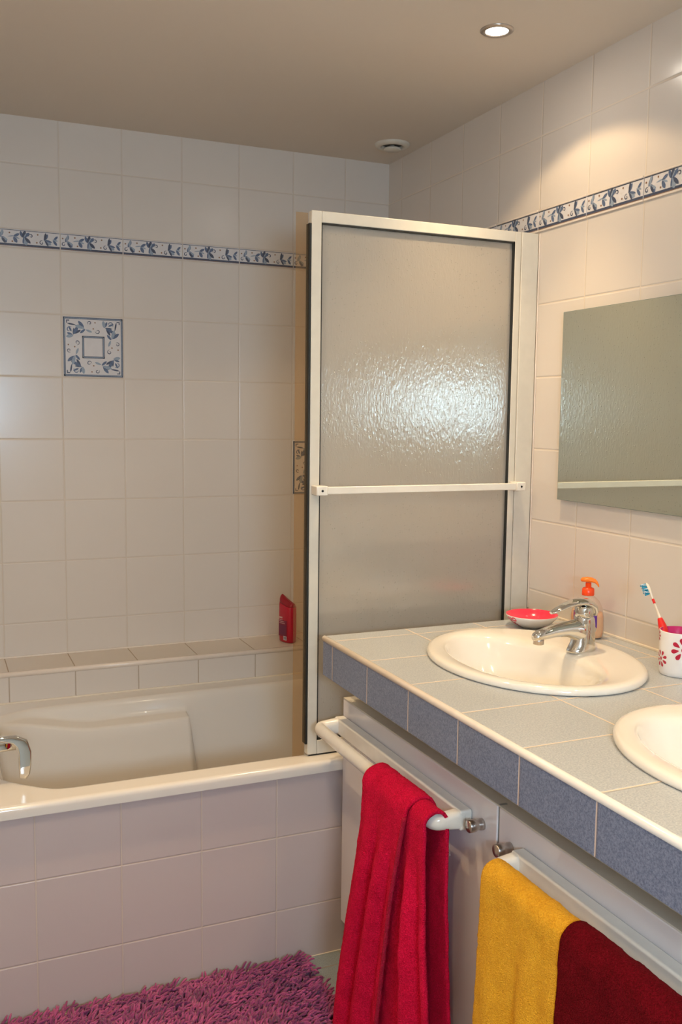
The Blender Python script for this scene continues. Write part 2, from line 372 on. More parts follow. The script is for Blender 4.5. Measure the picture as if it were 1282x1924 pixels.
# ------------------------------------------------------------ bathtub
def make_tub():
    RZ = 0.545
    edges = []   # inward half planes (nx, ny, c): d = nx*x+ny*y+c
    def hp(x, y, nx, ny):
        l = math.hypot(nx, ny); nx /= l; ny /= l; edges.append((nx, ny, -(nx*x+ny*y)))
    hp(0, -0.940, 0, 1); hp(0, -0.262, 0, -1); hp(-0.085, 0, -1, 0); hp(-1.455, 0, 1, 0)
    hp(-1.340, -0.930, 1, 1.02); hp(-1.335, -0.264, 0.62, -1.0)
    hp(-0.085, -0.80, -1, 1); hp(-0.085, -0.40, -1, -1)
    def sd(x, y):
        ds = [a*x+b_*y+c for a, b_, c in edges]
        mn = min(ds); kk = 0.012
        if mn > 0.3: return mn
        return -kk*math.log(sum(math.exp(-(d-mn)/kk) for d in ds))+mn+0.0
    def prof(d):
        if d <= 0: return 0.0
        return interp([(0, 0), (.004, .0012), (.010, .006), (.016, .018), (.022, .040), (.050, .20), (.075, .33), (.10, .375), (.14, .395), (.3, .405)], d)
    def z(x, y):
        d = sd(x, y)
        if d <= 0: return RZ
        zn = RZ-prof(d)
        db = -0.262-y
        if x < -0.70:
            lift = 0.045*sstep(-1.12, -1.42, x) if x < -1.12 else 0
            zl = RZ-0.052+lift-0.18*max(0, db-0.012) - 6.0*max(0, db-0.074)**1.0*(1 if db > 0.074 else 0) - 7.5*max(0, x+0.842-0.10*max(0, db-0.074))
            kk = 0.006
            mx_ = max(zn, zl)
            if abs(zn-zl) < .06: mx_ = kk*math.log(math.exp((zn-mx_)/kk)+math.exp((zl-mx_)/kk))+mx_
            zn = min(mx_, RZ-0.002*min(1, d/.01))
        return zn
    xs = [-1.795+i*(1.792/256) for i in range(257)]
    ys = []
    y = -0.996
    while y < -0.198: ys.append(y); y += 0.0045 if (y < -0.80 or y > -0.42) else 0.012
    ys.append(-0.1958)
    mb = MB(); rows = []
    for yy, zo in ((-1.006, .516), (-1.006, .522), (-1.006, .532), (-1.0050, .5385), (-1.002, .5425)):
        rows.append([mb.bm.verts.new((x, yy, zo)) for x in xs])
    for yy in ys: rows.append([mb.bm.verts.new((x, yy, z(x, yy))) for x in xs])
    for a, b_ in zip(rows[:-1], rows[1:]):
        for i in range(len(xs)-1):
            f = mb.bm.faces.new((a[i], a[i+1], b_[i+1], b_[i])); f.smooth = True
    # underside of the front lip
    mb.quad([(-1.795, -1.006, .516), (-0.003, -1.006, .516), (-0.003, -0.986, .516), (-1.795, -0.986, .516)])
    return mb
tub = empty('bathtub', (-0.9, -0.6, 0)); tag(tub, 'built-in white acrylic bathtub with moulded armrest along the back wall', 'bathtub')
t = make_tub().build('tub_shell', M['acrylic']); t.parent = tub; t.matrix_parent_inverse = Matrix.Translation((0.9, 0.6, 0))
def adopt(o, par):
    """parent without moving"""
    o.parent = par
    o.matrix_parent_inverse = (Matrix.Translation(par.location) @ par.rotation_euler.to_matrix().to_4x4()).inverted()
    return o
mb = MB().box((XL+.006, -0.1965, .5435), (-0.004, -0.1915, .549), 0.0015)
adopt(mb.build('sealant_bead', M['sealant']), tub)
MB_dr = MB(); MB_dr.lathe([(0.0, .002), (.024, .002), (.030, 0), (.030, -.01)], (-1.22, -0.6, 0.146), 24)
adopt(MB_dr.build('drain', M['chrome']), tub)

# bath tap on the near left corner of the tub
tap = empty('bath_tap', (-1.56, -0.86, 0.545)); tag(tap, 'chrome bath tap arm with a flat drooping lever at the left end of the tub', 'tap')
def part(name, mb, mat, par, recalc=False, **kw): return adopt(mb.build(name, mat, recalc=recalc, **kw), par)
mb = MB(); mb.lathe([(.034, 0), (.034, .006), (.026, .012), (.024, .085), (.020, .10)], (-1.56, -0.86, .545), 28)
part('tap_body', mb, M['chrome'], tap)
def rr_ring(c, ax, ay, hw, hh, r, n=5):
    pts = []
    for qx, qy, a0 in ((1, 1, 0), (-1, 1, PI/2), (-1, -1, PI), (1, -1, 3*PI/2)):
        for k in range(n):
            a = a0+PI/2*k/(n-1)
            pts.append(Vector(c)+Vector(ax)*(qx*(hw-r)+r*math.cos(a))+Vector(ay)*(qy*(hh-r)+r*math.sin(a)))
    return pts
mb = MB()
mb.loft([rr_ring((x, -0.86, z), (0, 1, 0), (0, 0, 1), hw, hh, min(hw, hh)*.5) for x, z, hw, hh in ((-1.585, .630, .022, .018), (-1.50, .641, .020, .016), (-1.44, .6450, .017, .0135), (-1.408, .6440, .016, .0125))])
part('spout_arm', mb, M['chrome'], tap)
mb = MB(); rings = []
path = [(-1.500, .6640, .0045), (-1.440, .6640, .0060), (-1.412, .6600, .0100), (-1.394, .6480, .0145), (-1.388, .625, .0150), (-1.3885, .595, .0145), (-1.390, .573, .0125), (-1.394, .562, .0085)]
for i, (x, z, hx) in enumerate(path):
    p0 = path[max(0, i-1)]; p1 = path[min(len(path)-1, i+1)]
    tdir = Vector((p1[0]-p0[0], 0, p1[1]-p0[1])).normalized(); nrm = Vector((0, 1, 0)).cross(tdir)
    rings.append(rr_ring((x, -0.875, z), (0, 1, 0), nrm, .0065, hx, .0035))
mb.loft(rings); part('lever', mb, M['chrome'], tap, recalc=True)

# ------------------------------------------------------------ shower screen
SX0, SX1 = -0.684, -0.012; SZ0, SZ1 = 0.549, 1.957; SYF, SYB = -0.957, -0.933
scr = empty('shower_screen', (-0.34, -0.945, SZ0-.004)); tag(scr, 'shower screen of rippled obscure glass in a cream metal frame on the tub rim', 'shower screen')
part('left_stile', MB().box((SX0, SYF, SZ0), (SX0+.0275, SYB, SZ1), .0025), M['frame'], scr)
part('right_stile', MB().box((-0.0795, SYF, SZ0), (-0.0595, SYB, SZ1-.0), .002), M['frame'], scr)
part('top_rail', MB().box((SX0+.0275, SYF, SZ1-.0285), (-0.0795, SYB, SZ1), .002), M['frame'], scr)
part('bottom_rail', MB().box((SX0+.0275, SYF, SZ0), (-0.0795, SYB, SZ0+.038), .002), M['frame'], scr)
part('wall_profile', MB().box((-0.0585, SYF-.002, SZ0-.003), (-0.0035, SYB+.002, SZ1), .002), M['frame'], scr)
mb = MB(); g = .0035
gx0, gx1, gz0, gz1 = SX0+.0275, -0.0795, SZ0+.038, SZ1-.0285
mb.box((gx0, SYF+.001, gz0), (gx0+g*.6, SYB-.001, gz1)); mb.box((gx1-g, SYF+.001, gz0), (gx1, SYB-.001, gz1))
mb.box((gx0, SYF+.001, gz1-g), (gx1, SYB-.001, gz1)); mb.box((gx0, SYF+.001, gz0), (gx1, SYB-.001, gz0+g))
mb.box((SX0-.0055, SYF+.001, SZ0+.03), (SX0, SYB, SZ1-.032)); mb.box((SX0+.006, SYF+.002, SZ0-.0038), (-0.06, SYB-.002, SZ0))
part('black_gasket', mb, M['gasket'], scr)
# rippled glass
gm, nt, b = newmat('rippled_obscure_glass')
out = nt.nodes['Material Output']; nt.nodes.remove(b)
tc = nt.nodes.new('ShaderNodeTexCoord'); mp = nt.nodes.new('ShaderNodeMapping'); mp.inputs['Scale'].default_value = (1.0, 1.0, 0.38)
nt.links.new(tc.outputs['Object'], mp.inputs[0])
n1 = nd(nt, 'ShaderNodeTexNoise'); n1.inputs['Scale'].default_value = 250; n1.inputs['Detail'].default_value = 3; n1.inputs['Roughness'].default_value = .6; nt.links.new(mp.outputs[0], n1.inputs['Vector'])
n2 = nd(nt, 'ShaderNodeTexNoise'); n2.inputs['Scale'].default_value = 105; n2.inputs['Detail'].default_value = 2; n2.inputs['Distortion'].default_value = 1.2; nt.links.new(mp.outputs[0], n2.inputs['Vector'])
v1 = nd(nt, 'ShaderNodeTexVoronoi'); v1.inputs['Scale'].default_value = 150; nt.links.new(mp.outputs[0], v1.inputs['Vector'])
v2 = nd(nt, 'ShaderNodeTexVoronoi'); v2.inputs['Scale'].default_value = 150; nt.links.new(tc.outputs['Object'], v2.inputs['Vector'])
sep = nd(nt, 'ShaderNodeSeparateColor'); nt.links.new(v2.outputs['Color'], sep.inputs[0])
dm = nd(nt, 'ShaderNodeMapRange'); dm.interpolation_type = 'SMOOTHSTEP'; dm.inputs[1].default_value = .10; dm.inputs[2].default_value = .30; dm.inputs[3].default_value = 1.0; dm.inputs[4].default_value = 0.0; nt.links.new(v2.outputs['Distance'], dm.inputs[0])
drops = mth(nt, 'MULTIPLY', mth(nt, 'MULTIPLY', dm.outputs[0], mth(nt, 'GREATER_THAN', sep.outputs[0], .72)), 0.0009)
hh = mth(nt, 'ADD', mth(nt, 'MULTIPLY', n1.outputs[0], 0.00050), mth(nt, 'ADD', mth(nt, 'MULTIPLY', n2.outputs[0], 0.00046), mth(nt, 'ADD', mth(nt, 'MULTIPLY', v1.outputs[0], 0.00025), drops)))
bp = nd(nt, 'ShaderNodeBump'); bp.inputs['Strength'].default_value = 0.8; bp.inputs['Distance'].default_value = 1.0; nt.links.new(hh, bp.inputs['Height'])
gl = nd(nt, 'ShaderNodeBsdfGlossy'); gl.inputs['Roughness'].default_value = 0.03; gl.inputs['Color'].default_value = (1, 1, 1, 1); nt.links.new(bp.outputs[0], gl.inputs['Normal'])
rf = nd(nt, 'ShaderNodeBsdfRefraction'); rf.inputs['Roughness'].default_value = 0.32; rf.inputs['IOR'].default_value = 1.18; rf.inputs['Color'].default_value = (0.97, 0.94, 0.88, 1); nt.links.new(bp.outputs[0], rf.inputs['Normal'])
tl = nd(nt, 'ShaderNodeBsdfTranslucent'); tl.inputs['Color'].default_value = (0.85, 0.80, 0.72, 1); nt.links.new(bp.outputs[0], tl.inputs['Normal'])
df = nd(nt, 'ShaderNodeBsdfDiffuse'); df.inputs['Color'].default_value = (0.74, 0.68, 0.58, 1); nt.links.new(bp.outputs[0], df.inputs['Normal'])
mA = nd(nt, 'ShaderNodeMixShader'); mA.inputs[0].default_value = 0.42; nt.links.new(rf.outputs[0], mA.inputs[1]); nt.links.new(tl.outputs[0], mA.inputs[2])
mB = nd(nt, 'ShaderNodeMixShader'); mB.inputs[0].default_value = 0.36; nt.links.new(mA.outputs[0], mB.inputs[1]); nt.links.new(df.outputs[0], mB.inputs[2])
fr = nd(nt, 'ShaderNodeFresnel'); fr.inputs['IOR'].default_value = 1.5; nt.links.new(bp.outputs[0], fr.inputs['Normal'])
mC = nd(nt, 'ShaderNodeMixShader'); nt.links.new(mth(nt, 'MULTIPLY', fr.outputs[0], 2.4), mC.inputs[0]); nt.links.new(mB.outputs[0], mC.inputs[1]); nt.links.new(gl.outputs[0], mC.inputs[2])
nt.links.new(mC.outputs[0], out.inputs[0])
part('glass_panel', MB().box((gx0-.004, -0.947, gz0-.004), (gx1+.004, -0.943, gz1+.004)), gm, scr)
# clear amber bumper seal along the free edge
sm, nt, b = newmat('amber_clear_vinyl')
out = nt.nodes['Material Output']; b.inputs['Base Color'].default_value = (0.80, 0.56, 0.32, 1); b.inputs['Roughness'].default_value = 0.25
tr = nd(nt, 'ShaderNodeBsdfTransparent'); tr.inputs['Color'].default_value = (0.92, 0.83, 0.71, 1)
mx = nd(nt, 'ShaderNodeMixShader'); mx.inputs[0].default_value = 0.05; nt.links.new(tr.outputs[0], mx.inputs[1]); nt.links.new(b.outputs[0], mx.inputs[2]); nt.links.new(mx.outputs[0], out.inputs[0])
tag(part('bumper_seal', MB().box((-0.7215, -0.9455, SZ0-.002), (SX0-.0055, -0.9435, SZ1-.006)), sm, scr), 'clear amber vinyl strip')
BZ = 1.2545
part('towel_bar', MB().box((-0.652, -0.992, BZ-.0095), (-0.062, -0.978, BZ+.0095), .002), M['plastic'], scr)
for (xa, xb) in ((-0.680, -0.648), (-0.076, -0.046)):
    bk = part('bar_bracket', MB().box((xa, -0.997, BZ-.0125), (xb, SYF, BZ+.0125), .003), M['plastic'], scr)
    mb = MB(); mb.lathe([(.0032, 0), (.0032, .0012), (.0018, .0014)], (0, 0, 0), 12, M=Matrix.Translation(((xa+xb)/2, -0.9965, BZ)) @ Matrix.Rotation(PI/2, 4, 'X'))
    o = mb.build('screw', M['gasket'], parent=bk, recalc=True)

# sealant bead up the wall beside the screen
struct('trim_5', MB().box((-0.004, SYF-.006, .90), (0, SYF-.0022, SZ1), .001), M['trim_cream'])

# ------------------------------------------------------------ ceiling vent and downlights
vent = empty('ceiling_vent', (-0.106, -0.236, CEIL)); tag(vent, 'round white extractor vent on the ceiling near the far corner', 'vent')
mb = MB(); mb.lathe([(.060, 0), (.060, -.004), (.054, -.010), (.042, -.012), (.036, -.008), (.034, 0)], (0, 0, 0), 40, cap0=False, cap1=False)
mb.build('vent_ring', M['frame'], parent=vent, recalc=True)
mb = MB(); mb.lathe([(.0345, -.0005), (.0345, -.002), (.0, -.002)], (0, 0, 0), 32); mb.build('vent_throat', M['gasket'], parent=vent, recalc=True)
mb = MB(); mb.lathe([(.008, -.002), (.010, -.012), (.028, -.014), (.030, -.018), (.027, -.021), (.0, -.022)], (0, 0, 0), 32); mb.build('vent_disc', M['frame'], parent=vent, recalc=True)

lens, nt, b = newmat('glowing_halogen_lens')
b.inputs['Base Color'].default_value = (1, 1, 1, 1); b.inputs['Emission Color'].default_value = (1.0, 0.90, 0.78, 1); b.inputs['Emission Strength'].default_value = 130.0
names_l = ['recessed ceiling spotlight with a glowing lens near the right wall',
           'recessed ceiling spotlight above the left side of the room', 'recessed ceiling spotlight above the near washbasin', 'recessed ceiling spotlight above the camera end of the room']
for (x, y), lab in zip(LAMPS, names_l):
    L = empty('ceiling_spotlight', (x, y, CEIL)); tag(L, lab, 'ceiling light', 'recessed halogen spotlights in the ceiling')
    mb = MB(); mb.lathe([(.040, 0), (.040, -.002), (.036, -.0045), (.029, -.005), (.0265, -.003), (.0265, 0)], (0, 0, 0), 40, cap0=False, cap1=False)
    mb.build('lamp_ring', M['nickel'], parent=L, recalc=True)
    mb = MB(); mb.lathe([(.0260, -.0005), (.0255, -.0025), (.014, -.0050), (0.0, -.0058)], (0, 0, 0), 32)
    mb.build('lamp_lens', lens, parent=L, recalc=True)
    first = (x, y) == LAMPS[0]
    left_row = x < -1.0
    for pw, ang, bl, nm in ((LAMP_POWER*((1.2 if y > -2 else 1.5) if left_row else 0.42), 123 if first else 160, 0.2 if first else 1.0, 'lamp_flood'), (NARROW_POWER*(1.0 if not left_row else .8), 76, 0.8, 'lamp_beam')):
        ld = bpy.data.lights.new(nm, 'SPOT'); ld.energy = pw; ld.color = LAMP_COL; ld.spot_size = math.radians(ang); ld.spot_blend = bl; ld.shadow_soft_size = 0.018
        lo = bpy.data.objects.new(nm, ld); C.objects.link(lo); lo.parent = L; lo.location = (0, 0, -0.008)

# ------------------------------------------------------------ mirror
mr_ = empty('wall_mirror', (-0.012, -1.7, 1.4775)); tag(mr_, 'frameless wall mirror hung on the right wall above the washbasins', 'mirror')
mb = MB(); mb.box((-0.0150, -2.42, 1.2265), (-0.0110, -1.099, 1.7280)); part('mirror_glass', mb, M['mirror_edge'], mr_)
mb = MB(); mb.quad([(-0.01515, -2.419, 1.2275), (-0.01515, -1.100, 1.2275), (-0.01515, -1.100, 1.7270), (-0.01515, -2.419, 1.7270)])
o = part('mirror_silvering', mb, M['mirror'], mr_)
for yy in (-1.25, -2.25): part('mirror_backing', MB().box((-0.0110, yy-.05, 1.25), (0, yy+.05, 1.70)), M['carcass'], mr_)

# ------------------------------------------------------------ worktop with two basins
WT = 0.8963; WXF = -0.688; WYF = -1.068; WYN = -2.66
S1 = (-0.338, -1.463); S2 = (-0.347, -2.139); SA, SB = 0.2246, 0.2802
wt = empty('worktop', (-0.35, -1.8, 0.80)); tag(wt, 'blue-grey tiled worktop with a cream edge trim along the right wall', 'worktop')
def with_holes(mb, mat, holes, z0, z1):
    o = mb.build('tmp', mat)
    for (hx, hy, a, b_) in holes:
        c = MB(); c.lathe([(1, z0), (1, z1)], (0, 0, 0), 64); 
        for v in c.bm.verts: v.co = Vector((hx+v.co.x*a, hy+v.co.y*b_, v.co.z))
        co = c.build('cut', mat, recalc=True)
        md = o.modifiers.new('b', 'BOOLEAN'); md.object = co; md.operation = 'DIFFERENCE'; md.solver = 'EXACT'
        dg = bpy.context.evaluated_depsgraph_get(); me = bpy.data.meshes.new_from_object(o.evaluated_get(dg))
        o.modifiers.clear(); o.data = me; bpy.data.objects.remove(co)
    return o
holes = [(S1[0]-.012, S1[1], SA-.045, SB-.045), (S2[0]-.012, S2[1], SA-.045, SB-.045)]
o = with_holes(MB().box((WXF+.006, WYN, WT-.012), (0, WYF, WT)), M['top_tile'], holes, .6, 1.2); o.name = 'top_tiling'; adopt(o, wt)
o = with_holes(MB().box((WXF+.010, WYN+.002, WT-.055), (-.001, WYF-.002, WT-.012)), M['carcass'], holes, .6, 1.2); o.name = 'top_slab'; adopt(o, wt)
part('front_tiling', MB().box((WXF, WYN, 0.7975), (WXF+.010, WYF, WT-.009), .0008, 1), M['apron_tile'], wt)
mb = MB(); r = .0076
ring = lambda y: [Vector((WXF+.0045+r*math.cos(2*PI*k/16), y, WT-.0068+r*math.sin(2*PI*k/16))) for k in range(16)]
mb.loft([[Vector((WXF+.0045, WYF+.004, WT-.0068))+(p-Vector((WXF+.0045, WYF, WT-.0068)))*.5 for p in ring(WYF)], ring(WYF+.002), ring(WYN)])
part('edge_trim', mb, M['trim_cream'], wt, recalc=True)
part('wall_sealant', MB().box((-0.006, WYN, WT-.001), (-.0002, WYF, WT+.006), .002), M['sealant'], wt)
def make_basin(c, lab):
    t = empty('washbasin', (c[0], c[1], WT)); tag(t, lab, 'washbasin', 'washbasins set in the tiled worktop')
    mb = MB(); n = 72
    def E(a, b_, z, ox=0.0, p=2.0):
        pts = []
        for k in range(n):
            th = 2*PI*k/n; pts.append(Vector((ox+a*math.cos(th), b_*math.sin(th), z)))
        return pts
    rings = [E(SA-.040, SB-.040, -.004), E(SA-.006, SB-.006, .0005), E(SA-.001, SB-.001, .002), E(SA, SB, .006), E(SA-.001, SB-.001, .012), E(SA-.005, SB-.005, .0155), E(SA-.012, SB-.012, .0170), E(SA-.022, SB-.022, .0168),
             E(SA-.040, SB-.032, .0155, -.010), E(SA-.060, SB-.040, .0138, -.020), E(SA-.078, SB-.046, .0115, -.029),
             E(SA-.090, SB-.053, .0060, -.036), E(SA-.096, SB-.060, -.006, -.038), E(SA-.103, SB-.076, -.035, -.039), E(SA-.114, SB-.098, -.075, -.038), E(SA-.136, SB-.133, -.110, -.038), E(SA-.168, SB-.188, -.130, -.038), E(.022, .022, -.138, -.038)]
    mb.loft(rings, False, False)
    mb.build('bowl', M['ceramic'], parent=t)
    mb = MB(); mb.lathe([(.0225, -.139), (.0225, -.1365), (.016, -.1365), (.012, -.139), (0, -.139)], (-.038, 0, 0), 24); mb.build('drain', M['chrome'], parent=t, recalc=True)
    return t
make_basin(S1, 'cream oval washbasin with the chrome mixer tap, farther along the worktop')
make_basin(S2, 'cream oval washbasin cut off by the right edge of the picture')

# mixer tap on the far basin
TX, TY, TZ = -0.198, -1.462, WT+.0112
mx_ = empty('mixer_tap', (TX, TY, TZ)); tag(mx_, 'chrome single lever mixer tap standing on the far washbasin', 'tap')
mb = MB(); body = [(-.004, 0, .036, .025), (-.004, .004, .036, .025), (-.003, .010, .0335, .0245), (.000, .022, .0290, .0240), (.002, .045, .0255, .0235), (.003, .065, .024, .023), (.002, .078, .0230, .0220), (.001, .084, .0205, .0205)]
def el(c, a, b_, n=28, p=2.3):
    pts = []
    for k in range(n):
        th = 2*PI*k/n; cx = abs(math.cos(th))**(2/p)*math.copysign(1, math.cos(th)); cy = abs(math.sin(th))**(2/p)*math.copysign(1, math.sin(th))
        pts.append(Vector(c)+Vector((a*cx, b_*cy, 0)))
    return pts
mb.loft([el((x, 0, z), a, b_) for x, z, a, b_ in body]); mb.build('tap_body', M['chrome'], parent=mx_)
# spout: sections perpendicular to a forward-reaching path
mb = MB(); rings = []
sp = [(.010, .046, .022, .030), (-.010, .047, .023, .031), (-.028, .0530, .0205, .0235), (-.050, .0555, .0175, .0180), (-.080, .0540, .0160, .0155), (-.108, .0500, .0150, .0140), (-.126, .0465, .0140, .0125), (-.135, .0445, .0110, .0095), (-.1395, .0430, .005, .005)]
for x, z, a, b_ in sp:
    rings.append([Vector((x, a*math.cos(2*PI*k/22), z+b_*math.sin(2*PI*k/22))) for k in range(22)])
mb.loft(rings); mb.build('spout', M['chrome'], parent=mx_, recalc=True)
mb = MB(); mb.lathe([(.0120, .040), (.0125, .036), (.0125, .0275), (.0105, .0268), (0, .0268)], (-.1235, 0, 0), 20); mb.build('aerator', M['nickel'], parent=mx_, recalc=True)
mb = MB(); mb.lathe([(.0205, .080), (.0215, .086), (.0215, .102), (.0200, .106), (0, .1065)], (.001, 0, 0), 28); mb.build('cartridge_cap', M['chrome'], parent=mx_, recalc=True)
mb = MB(); rings = []
lv = [(.0245, .084, .014, .005), (.0260, .094, .0200, .008), (.0215, .1055, .0230, .0100), (.007, .1140, .0240, .0100), (-.012, .1180, .0225, .0085), (-.032, .1165, .0190, .0072), (-.052, .1110, .0155, .0062), (-.070, .1045, .0130, .0052), (-.084, .0990, .0105, .0042), (-.092, .0965, .006, .0028)]
for i, (x, z, a, b_) in enumerate(lv):
    p0 = lv[max(0, i-1)]; p1 = lv[min(len(lv)-1, i+1)]
    td = Vector((p1[0]-p0[0], 0, p1[1]-p0[1])).normalized(); nr = Vector((0, 1, 0)).cross(td)
    rings.append([Vector((x, 0, z))+Vector((0, 1, 0))*a*math.cos(2*PI*k/20)+nr*b_*math.sin(2*PI*k/20) for k in range(20)])
mb.loft(rings); mb.build('lever', M['chrome'], parent=mx_, recalc=True)
mb = MB(); mb.tube([(.030, 0, .0), (.030, 0, .044)], .0022, 10); mb.lathe([(.0, .042), (.005, .044), (.0065, .049), (.005, .054), (0, .056)], (.030, 0, 0), 16); mb.build('waste_lever', M['chrome'], parent=mx_, recalc=True)

# ------------------------------------------------------------ cabinet under the worktop
cab = empty('vanity_cabinet', (-0.3, -1.8, 0)); tag(cab, 'white lacquered vanity cabinet under the blue tiled worktop', 'cabinet')
DX = -0.604
part('carcass', MB().box((DX+.019, -2.62, 0.105), (-.002, -1.007, 0.700), .001, 1), M['carcass'], cab)
part('plinth', MB().box((DX+.055, -2.62, 0), (-.002, -1.007, 0.105)), M['carcass'], cab)
part('top_strip', MB().box((DX+.0005, -2.62, 0.7092), (-.560, -1.007, 0.7120), .0005, 1), M['strip'], cab)
part('added_gap_board', MB().box((-.572, -2.62, 0.7120), (-.560, -1.007, 0.7970)), M['strip'], cab)  # pale board added behind the gap under the worktop to keep it from going dark
def knob(par, y, z):
    mb = MB(); Mx = Matrix.Translation((DX, y, z)) @ Matrix.Rotation(-PI/2, 4, 'Y')
    mb.lathe([(.0115, -.001), (.0112, .006), (.0098, .010), (.0100, .014), (.0122, .018), (.0125, .020), (.0125, .0315), (.0112, .033), (0, .033)], (0, 0, 0), 28, M=Mx)
    o = mb.build('knob', M['nickel'], recalc=True); o.parent = par
    o.matrix_parent_inverse = (Matrix.Translation(cab.location)).inverted()
    return o
d1 = part('door', MB().box((DX, -1.7405, 0.1), (DX+.0185, -1.0075, 0.709), .0022), M['lacquer'], cab); k1 = knob(d1, -1.690, 0.652)
d2 = part('door', MB().box((DX, -2.49, 0.1), (DX+.0185, -1.7475, 0.709), .0022), M['lacquer'], cab); k2 = knob(d2, -1.788, 0.646)
part('gap_profile', MB().box((DX+.003, -1.7475, 0.1), (DX+.019, -1.7405, 0.7125)), M['alu'], cab)
for kk in (k1, k2): kk.matrix_parent_inverse = Matrix.Identity(4)   # doors sit at the cabinet's own frame

# ------------------------------------------------------------ towel rails
RX, RZc, RR, RRZ = -0.684, 0.6475, 0.0142, 0.0172
def make_rail(y0, y1, lab):
    o_ = empty('towel_rail', (DX, (y0+y1)/2, RZc)); tag(o_, lab, 'towel rail', 'white plastic towel rails on the cabinet doors')
    h = (y0-y1)/2
    xb = -0.012; xf = RX-DX
    # back plate
    mb = MB(); mb.box((-0.030, -h, -0.021), (-0.0008, h, 0.0207), .005, 3); mb.build('back_plate', M['plastic'], parent=o_)
    # bracket - bar - bracket, one swept piece with rounded corners
    pts = [(xb-.002, h-.0135, .0, .0205, .0145)]
    rc = .0155
    pts += [(lerp(xb, xf+rc, t_), h-.0145, 0.0, lerp(.0205, RRZ, t_), lerp(.0150, RR, t_)) for t_ in (.15, .35, .6, .85, 1.0)]
    for k in range(1, 7):
        a = PI/2*k/6; pts.append((xf+rc-rc*math.sin(a), h-.0145-rc+rc*math.cos(a), 0.0, RRZ, RR))
    n = 10
    for k in range(1, n): pts.append((xf, lerp(h-.0145-rc, -(h-.0145-rc), k/n), 0.0, RRZ, RR))
    for k in range(0, 7):
        a = PI/2*k/6; pts.append((xf+rc-rc*math.cos(a), -(h-.0145-rc)-rc*math.sin(a), 0.0, RRZ, RR))
    pts += [(lerp(xb, xf+rc, t_), -(h-.0145), 0.0, lerp(.0205, RRZ, t_), lerp(.0150, RR, t_)) for t_ in (.85, .6, .35, .15)]
    pts.append((xb-.002, -(h-.0135), .0, .0205, .0145))
    mb = MB(); rings = []
    for i, (x, y, z, hz, hw) in enumerate(pts):
        p0 = pts[max(0, i-1)]; p1 = pts[min(len(pts)-1, i+1)]
        td = Vector((p1[0]-p0[0], p1[1]-p0[1], 0)).normalized(); side = td.cross(Vector((0, 0, 1)))
        pw = 2/(2.0+2.2*max(0.0, (hz-RRZ)/(.0205-RRZ)))
        ce = lambda v_: abs(v_)**pw*math.copysign(1, v_)
        rings.append([Vector((x, y, z))+side*hw*ce(math.cos(2*PI*k/28))+Vector((0, 0, 1))*hz*ce(math.sin(2*PI*k/28)) for k in range(28)])
    mb.loft(rings); mb.build('rail_bar', M['plastic'], parent=o_, recalc=True)
    return o_
make_rail(-1.018, -1.655, 'white towel rail on the far cabinet door, with the crimson towel over it')
make_rail(-1.832, -2.469, 'white towel rail on the near cabinet door, with the yellow towel over it')

# ------------------------------------------------------------ towels
def towel_mat(name, c0, c1, sheen_col):
    mt, nt, b = newmat(name); tc = nt.nodes.new('ShaderNodeTexCoord')
    n = nd(nt, 'ShaderNodeTexNoise'); n.inputs['Scale'].default_value = 330; n.inputs['Detail'].default_value = 3; nt.links.new(tc.outputs['Object'], n.inputs['Vector'])
    n0 = nd(nt, 'ShaderNodeTexNoise'); n0.inputs['Scale'].default_value = 28; n0.inputs['Detail'].default_value = 2; nt.links.new(tc.outputs['Object'], n0.inputs['Vector'])
    f = mth(nt, 'ADD', mth(nt, 'MULTIPLY', n.outputs[0], .7), mth(nt, 'MULTIPLY', n0.outputs[0], .3))
    mr2 = nd(nt, 'ShaderNodeMapRange'); mr2.inputs[1].default_value = .35; mr2.inputs[2].default_value = .65; nt.links.new(f, mr2.inputs[0])
    mx = nd(nt, 'ShaderNodeMix'); mx.data_type = 'RGBA'; mx.inputs[6].default_value = (*c0, 1); mx.inputs[7].default_value = (*c1, 1)
    nt.links.new(mr2.outputs[0], mx.inputs[0]); nt.links.new(mx.outputs[2], b.inputs['Base Color'])
    b.inputs['Roughness'].default_value = .95; b.inputs['Specular IOR Level'].default_value = .02
    b.inputs['Sheen Weight'].default_value = .12; b.inputs['Sheen Roughness'].default_value = .5; b.inputs['Sheen Tint'].default_value = (*sheen_col, 1)
    v = nd(nt, 'ShaderNodeTexVoronoi'); v.inputs['Scale'].default_value = 520; nt.links.new(tc.outputs['Object'], v.inputs['Vector'])
    bp = nd(nt, 'ShaderNodeBump'); bp.inputs['Strength'].default_value = .9; bp.inputs['Distance'].default_value = .0022
    nt.links.new(mth(nt, 'ADD', n.outputs[0], v.outputs[0]), bp.inputs['Height']); nt.links.new(bp.outputs[0], b.inputs['Normal'])
    return mt
M['red'] = towel_mat('crimson_terry', (0.50, 0.004, 0.028), (0.84, 0.010, 0.065), (1, .15, .25))
M['red_hem'] = towel_mat('crimson_woven_hem', (0.36, 0.008, 0.03), (0.52, 0.014, 0.05), (1, .3, .4))
M['yellow'] = towel_mat('golden_terry', (0.78, 0.34, 0.016), (0.96, 0.49, 0.035), (1, .8, .4))
M['burgundy'] = towel_mat('burgundy_terry', (0.085, 0.002, 0.004), (0.17, 0.004, 0.010), (.6, .1, .1))
